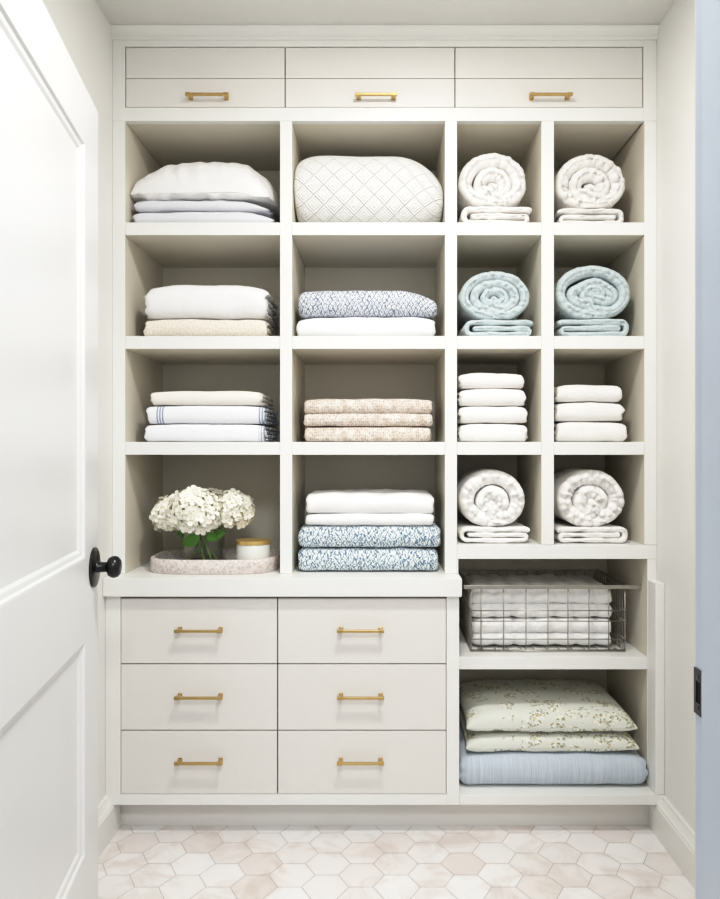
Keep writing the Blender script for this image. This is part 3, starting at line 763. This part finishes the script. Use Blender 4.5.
tops = [443, 421.5, 402, 384.5]; wh = ['lowest', 'middle', 'topmost']; xs = [(557, 627), (557, 624.5), (557, 622)]
for i in range(3):
    z0 = R3 if i == 0 else zt(tops[i], yq)+.0006
    folded('folded_towel', 'white folded towel, %s in the stack of three' % wh[i], 'towel', X(xs[i][0], yq), X(xs[i][1], yq), yq+.002*i, 2.50, z0, zt(tops[i+1], yq), 3, M['white_terry'], 'stack of three white towels', .12, None, .003, .01, .95, .65, seed=51+i)
# row 4 second cubby
yw = 2.215; b0 = CT+.0006
folded('folded_quilt', 'blue and white brush patterned quilt at the bottom of its stack', 'quilt', X(297.5, yw), X(438.5, yw), yw, 2.53, b0, zt(549, yw), 2, M['blue_lattice'], 'pair of blue patterned quilts', droop=.06, seed=61, bulge=.6, amp=.003, gap=.96)
folded('folded_quilt', 'blue and white brush patterned quilt directly under the white duvet', 'quilt', X(298.5, yw), X(441, yw), yw, 2.53, zt(549, yw)+.0006, zt(526.5, yw), 2, M['blue_lattice'], 'pair of blue patterned quilts', droop=.08, seed=62, bulge=.6, amp=.003, gap=.96)
folded('folded_duvet', 'white folded duvet on the two blue patterned quilts', 'duvet', X(305.5, yw), X(434, yw), yw+.006, 2.50, zt(526.5, yw)+.0006, zt(494.5, yw), 5, M['soft_cotton'], droop=.05, seed=63, bulge=.8, amp=.0055, gap=1.05, lobe=.38, ends=.014)

# basket contents
yk = 2.285
sb = SHF+.0095
folded('folded_comforter', 'lower white channel quilted comforter in the wire basket', 'comforter', X(473.5, yk), X(612, yk), yk, 2.54, sb, zt(619, yk), 5, M['soft_cotton'], 'comforters in the wire basket', droop=.06, seed=71, bulge=.7, amp=.003, gap=1.05, channel=.0655)
folded('folded_comforter', 'upper white channel quilted comforter in the wire basket', 'comforter', X(472, yk), X(613, yk), yk, 2.54, zt(619, yk)+.0006, zt(588, yk), 5, M['soft_cotton'], 'comforters in the wire basket', droop=.06, seed=72, bulge=.5, amp=.003, gap=1.05, channel=.0655)
# bottom cubby
yp = 2.176; bz = BF+.0006
folded('folded_blanket', 'pale blue crinkled folded blanket under the floral pillows', 'blanket', X(460, yp), X(649, yp), yp, 2.54, bz, .2150, 2, M['pale_blue'], droop=.1, seed=81, bulge=.55, amp=.003, gap=.97, pucker=.012, ends=.03)
z1 = .2156
def fold_top(c): return c
pillow('pillow', 'thin sage floral pillow lying on the pale blue blanket', 'pillow', (.529), 2.377, z1, .524, .36, .056, M['floral'], 0, 'sage floral pillows', seed=82, flat=.35, wr=.004, power=8)
pillow('pillow', 'plump sage floral pillow on top of the thinner floral one', 'pillow', .527, 2.375, z1+.0565, .518, .355, .084, M['floral'], 0, 'sage floral pillows', seed=83, flat=.28, wr=.006, power=4.6)

# ------------------------------------------------------------------ wire basket
def basket():
    b = empty('wire_basket', (X(548), 2.25, SHF), 'pull-out nickel wire basket holding white comforters', 'basket')
    x0, x1 = .2885, .7665; yf, yb = 2.255, 2.572; zb, ztp = SHF+.004, Z(587, 2.25); r = .0017
    bm = bmesh.new()
    add_box(bm, X(463.5, 2.25), X(640.5, 2.25), yf-.009, yf-.002, ztp-.006, ztp+.006, .0015)
    for xx in (x0-.006, x1+.012): add_box(bm, xx-.005, xx+.005, yf-.002, yb+.006, ztp-.003, ztp+.003, .001)
    add_box(bm, x0-.011, x1+.017, yb+.004, yb+.010, ztp-.003, ztp+.003, .001)
    finish(bm, 'rim', M['chrome'], b)
    hz = [Z(p, yf) for p in (610.5, 621, 639)]+[zb+.0005]
    bm = bmesh.new()
    for px in (471, 481, 503.6, 526, 548, 568, 589, 608.6, 625): add_tube(bm, [(X(px, yf), yf, zb), (X(px, yf), yf, ztp)], r, 8)
    for z in hz: add_tube(bm, [(x0, yf-.0025, z), (x1, yf-.0025, z)], r, 8)
    finish(bm, 'front_grid', M['chrome'], b, True)
    for xx in (x0, x1):
        bm = bmesh.new()
        for i in range(15): y = yf+(yb-yf)*i/14; add_tube(bm, [(xx, y, zb), (xx, y, ztp)], r*.8, 6)
        for z in hz: add_tube(bm, [(xx, yf, z), (xx, yb, z)], r, 8)
        finish(bm, 'side_grid', M['chrome'], b, True)
    bm = bmesh.new()
    for i in range(15): x = x0+(x1-x0)*i/14; add_tube(bm, [(x, yb, zb), (x, yb, ztp)], r*.8, 6)
    for z in hz: add_tube(bm, [(x0, yb+.0025, z), (x1, yb+.0025, z)], r, 8)
    finish(bm, 'back_grid', M['chrome'], b, True)
    bm = bmesh.new()
    for i in range(13): x = x0+(x1-x0)*i/12; add_tube(bm, [(x, yf, zb), (x, yb, zb)], r, 6)
    for i in range(5): y = yf+(yb-yf)*i/4; add_tube(bm, [(x0, y, zb+.0025), (x1, y, zb+.0025)], r, 6)
    finish(bm, 'base_grid', M['chrome'], b, True)
    for xx in (x0+.03, x1-.02):
        for yy in (yf+.03, yb-.03): lathe('foot', [(0, 0), (.006, 0), (.006, .003), (0, .0035)], (xx, yy, SHF+.0001), M['chrome'], b, seg=12)
basket()

# ------------------------------------------------------------------ tray, vase, hydrangeas, candle
def tray():
    cx, cy, a, bb = X(216, 2.3), 2.325, .198, .142; z0 = CT+.0005; H = .043
    bm = bmesh.new(); K = 72
    def ringv(s, z, n=3.5):
        out = []
        for k in range(K):
            t = 2*PI*k/K; c, sn = math.cos(t), math.sin(t)
            out.append(bm.verts.new((cx+math.copysign(abs(c)**(2/n), c)*(a-s), cy+math.copysign(abs(sn)**(2/n), sn)*(bb-s), z)))
        return out
    rg = [ringv(.002, z0), ringv(0, z0+.002), ringv(0, z0+H-.002), ringv(.002, z0+H), ringv(.010, z0+H), ringv(.012, z0+H-.002), ringv(.012, z0+.014), ringv(.014, z0+.012)]
    for A, B in zip(rg, rg[1:]):
        for k in range(K): bm.faces.new((A[k], A[(k+1) % K], B[(k+1) % K], B[k]))
    bm.faces.new(rg[0][::-1]); bm.faces.new(rg[-1])
    o = finish(bm, 'serving_tray', M['stone'], None, True)
    try: o.data.set_sharp_from_angle(angle=math.radians(50))
    except Exception: pass
    tag(o, 'speckled stone tray with raised rim on the white worktop', 'tray')
    return z0+.0125
tz = tray()
vx, vy = X(203, 2.3), 2.31
vh = .112; vr = .069
vs = empty('flower_vase', (vx, vy, tz), 'clear glass vase of white hydrangeas on the stone tray', 'vase')
lathe('glass_body', [(0, 0), (vr-.003, 0), (vr, .003), (vr, vh-.001), (vr-.001, vh), (vr-.003, vh-.001), (vr-.0035, .009), (vr-.006, .007), (0, .007)], (vx, vy, tz), M['glass'], vs)
GE = NT('glass_edge', rgb(206, 212, 208), .15, 0, Alpha=.42).m
lathe('glass_rim', [(vr-.0034, vh+.0004), (vr-.0026, vh+.0016), (vr-.001, vh+.0016), (vr+.0002, vh+.0002), (vr-.0014, vh-.0008), (vr-.0034, vh+.0004)], (vx, vy, tz), GE, vs)
lathe('glass_base', [(0, .0072), (vr-.007, .0072), (vr-.0045, .0092), (vr-.0042, .0105), (0, .0082)], (vx, vy, tz), GE, vs)
lathe('water', [(0, 0), (vr-.006, 0), (vr-.0045, .002), (vr-.0042, .055), (0, .055)], (vx, vy, tz+.0075), M['water'], vs)
def hydrangea(hx, hy, hz, R, sx, label, seed, foot, leaves=()):
    rnd = random.Random(seed)
    h = empty('hydrangea', (hx, hy, hz), label, 'flower', 'hydrangeas in the glass vase')
    V = []; Fc = []; MI = []
    n = int(150*(R/.075)**2)
    for i in range(n):
        zz = 1-1.72*(i+.5)/n; th = i*2.39996+rnd.uniform(-.15, .15); rr = math.sqrt(max(0, 1-zz*zz))
        d = Vector((rr*math.cos(th), rr*math.sin(th), zz)); rad = R*(1+rnd.uniform(-.09, .05))
        c = Vector((hx+d.x*rad*sx, hy+d.y*rad, hz+d.z*rad*.92))
        up = (d+Vector((rnd.uniform(-.3, .3), rnd.uniform(-.3, .3), rnd.uniform(-.3, .3)))).normalized()
        q = Vector((0, 0, 1)).rotation_difference(up)@Quaternion((0, 0, 1), rnd.uniform(0, PI))
        s = .0165*rnd.uniform(.85, 1.2); cup = rnd.uniform(.1, .4)
        for k in range(4):
            qa = Quaternion((0, 0, 1), k*PI/2)
            pts = [(0, 0, 0), (.32, .34, .06), (.78, .42, .2), (1.02, .0, .26), (.78, -.42, .2), (.32, -.34, .06), (.6, 0, .06)]
            b = len(V)
            for (x, y, z) in pts: V.append(tuple(c+q@(qa@Vector((x*s, y*s*1.1, z*s*(cup*3)))) ))
            for a_, b_ in ((0, 1), (1, 2), (2, 3), (3, 4), (4, 5), (5, 0)): Fc.append((b+a_, b+b_, b+6)); MI.append(0)
        b = len(V); e = .0028
        for (x, y, z) in ((e, 0, .0008), (0, e, .0008), (-e, 0, .0008), (0, -e, .0008), (0, 0, .003)): V.append(tuple(c+q@Vector((x, y, z))))
        for k in range(4): Fc.append((b+k, b+(k+1) % 4, b+4)); MI.append(1)
    # heart fills the gaps; its darker yellow-green paints the shading between florets
    me = bpy.data.meshes.new('bloom'); me.from_pydata(V, [], Fc); me.update()
    o = link('bloom', me, [M['petal'], M['eye']], h, True)
    for p, m in zip(me.polygons, MI): p.material_index = m
    bm = bmesh.new(); bmesh.ops.create_uvsphere(bm, u_segments=20, v_segments=12, radius=1)
    for v in bm.verts: v.co = Vector((hx+v.co.x*R*.9*sx, hy+v.co.y*R*.9, hz+v.co.z*R*.76))
    finish(bm, 'flower_heart', NT('floret_gap_shade', rgb(206, 198, 140), .8).m, h, True)
    bm = bmesh.new(); f0 = Vector(foot); t0 = Vector((hx, hy, hz-R*.5)); mid = Vector((vx+(hx-vx)*.25, vy+(hy-vy)*.25, tz+vh*.95)); pts = []
    for i in range(15):
        t = i/14; pts.append(f0*(1-t)**2+mid*2*t*(1-t)+t0*t*t)
    # keep the stem inside the glass
    for p in pts:
        if p.z < tz+vh+.002:
            dd = Vector((p.x-vx, p.y-vy)); 
            if dd.length > vr-.010: dd *= (vr-.010)/dd.length; p.x = vx+dd.x; p.y = vy+dd.y
    add_tube(bm, pts, .0040, 8); finish(bm, 'stem', M['stem'], h, True)
    for (lx, ly, lz, dx, dy, dz, L) in leaves:
        bm = bmesh.new(); D = Vector((dx, dy, dz)).normalized(); Sd = D.cross(Vector((0, 1, .3))).normalized(); Nn = D.cross(Sd)
        gr = []
        for i in range(11):
            t = i/10; w = L*.36*math.sin(PI*min(1, t*.96+.04))**.75*(1-.25*t); row = []
            for j in range(5):
                s = (j-2)/2; p = Vector((lx, ly, lz))+D*L*t+Sd*w*s+Nn*(abs(s)*w*.22-.18*L*t*t); row.append(bm.verts.new(p))
            gr.append(row)
        for a, b in zip(gr, gr[1:]):
            for j in range(4): bm.faces.new((a[j], a[j+1], b[j+1], b[j]))
        finish(bm, 'leaf', M['leaf'], h, True)
fz = tz+.012
def HX(px, y): return X(px, y)
hydrangea(X(194.5, 2.25), 2.25, Z(512.5, 2.25), .0765, 1.04, 'largest cream white hydrangea bloom at the front of the vase', 1, (vx+.03, vy-.02, fz), [(X(199, 2.22), 2.222, Z(535, 2.22), -.8, -.1, -.55, .062), (X(206, 2.24), 2.235, Z(533, 2.24), .75, -.1, -.45, .045)])
hydrangea(X(171, 2.31), 2.305, Z(515, 2.31), .060, .88, 'cream white hydrangea bloom at the left of the vase, partly hidden', 2, (vx+.042, vy+.01, fz), [(X(184, 2.28), 2.27, Z(537, 2.28), -.3, -.2, .5, .03)])
hydrangea(X(211, 2.36), 2.37, Z(507, 2.37), .062, 1.1, 'cream white hydrangea bloom highest at the back of the vase', 3, (vx-.01, vy+.04, fz))
hydrangea(X(233.5, 2.30), 2.30, Z(510.5, 2.3), .064, .98, 'cream white hydrangea bloom at the right of the vase', 4, (vx-.045, vy-.01, fz), [(X(212, 2.27), 2.265, Z(536, 2.27), .9, -.1, .25, .045)])
hydrangea(X(190, 2.38), 2.385, Z(508, 2.385), .06, 1., 'small cream white hydrangea bloom behind the largest one', 5, (vx+.01, vy-.04, fz))
cx_, cy_ = X(253, 2.27), 2.275
cd = empty('jar_candle', (cx_, cy_, tz), 'white jar candle with gold lid on the stone tray', 'candle')
lathe('jar', [(0, 0), (.047, 0), (.052, .004), (.052, .066), (.050, .070), (0, .070)], (cx_, cy_, tz), M['candle'], cd)
ld = lathe('lid', [(0, 0), (.0535, 0), (.0545, .001), (.0545, .0095), (.053, .011), (0, .011)], (cx_, cy_, tz+.0703), M['gold'], cd); ld['label'] = 'flat gold lid'

# ------------------------------------------------------------------ light
cl_ = empty('ceiling_light', (.12, 1.32, CEIL), 'round recessed ceiling light over the closet floor', 'ceiling light')
lathe('light_trim', [(.085, 0), (.105, 0), (.105, -.006), (.09, -.008), (.085, -.004)], (.12, 1.32, CEIL-.0003), M['trim'], cl_)
lathe('diffuser', [(0, -.003), (.085, -.003), (.085, -.001), (0, -.001)], (.12, 1.32, CEIL-.0003), M['lamp'], cl_)
def area(name, loc, rot, size, power, col, sy=None, spread=None):
    l = bpy.data.lights.new(name, 'AREA'); l.energy = power; l.color = col; l.size = size
    if sy: l.shape = 'RECTANGLE'; l.size_y = sy
    else: l.shape = 'DISK'
    if spread: l.spread = spread
    o = bpy.data.objects.new(name, l); C.objects.link(o); o.location = loc; o.rotation_euler = rot; return o
area('ceiling_lamp', (.12, 1.32, CEIL-.02), (0, 0, 0), .20, 17, (1, .985, .965))
area('hall_fill_light', (.12, -.25, 2.32), (math.radians(28), 0, 0), .5, 21, (.95, .975, 1))  # added unseen fill from the hall, lifts lower fronts, jamb and door
area('hall_daylight_fill', (.3, -1.6, 1.5), (math.radians(88), 0, math.radians(8)), 1.4, 10, (.92, .95, 1), 1.6)  # unseen hall daylight from behind the camera, raised to lift the lower fronts
w = bpy.data.worlds.new('World'); bpy.context.scene.world = w; w.use_nodes = True
bg = w.node_tree.nodes['Background']; bg.inputs[0].default_value = (.84, .91, 1, 1); bg.inputs[1].default_value = .2

# ------------------------------------------------------------------ camera
cam = bpy.data.cameras.new('camera'); co = bpy.data.objects.new('camera', cam); C.objects.link(co)
co.location = (0, 0, EYE); co.rotation_euler = (PI/2, 0, 0)
cam.sensor_fit = 'VERTICAL'; cam.sensor_height = 24; cam.lens = F/899*24
cam.shift_x = -18/899; cam.shift_y = 3.5/899; cam.clip_start = .02
sc = bpy.context.scene; sc.camera = co
sc.view_settings.view_transform = 'Standard'; sc.view_settings.look = 'None'; sc.view_settings.exposure = 0; sc.view_settings.gamma = 1

cm = sc.view_settings; cm.use_curve_mapping = True
cv = cm.curve_mapping.curves[3]
for p in ((.06, .045), (.2, .185), (.5, .53), (.8, .825)): cv.points.new(*p)
cv.points[-1].location = (1, .94); cm.curve_mapping.extend = 'EXTRAPOLATED'
cm.curve_mapping.update()
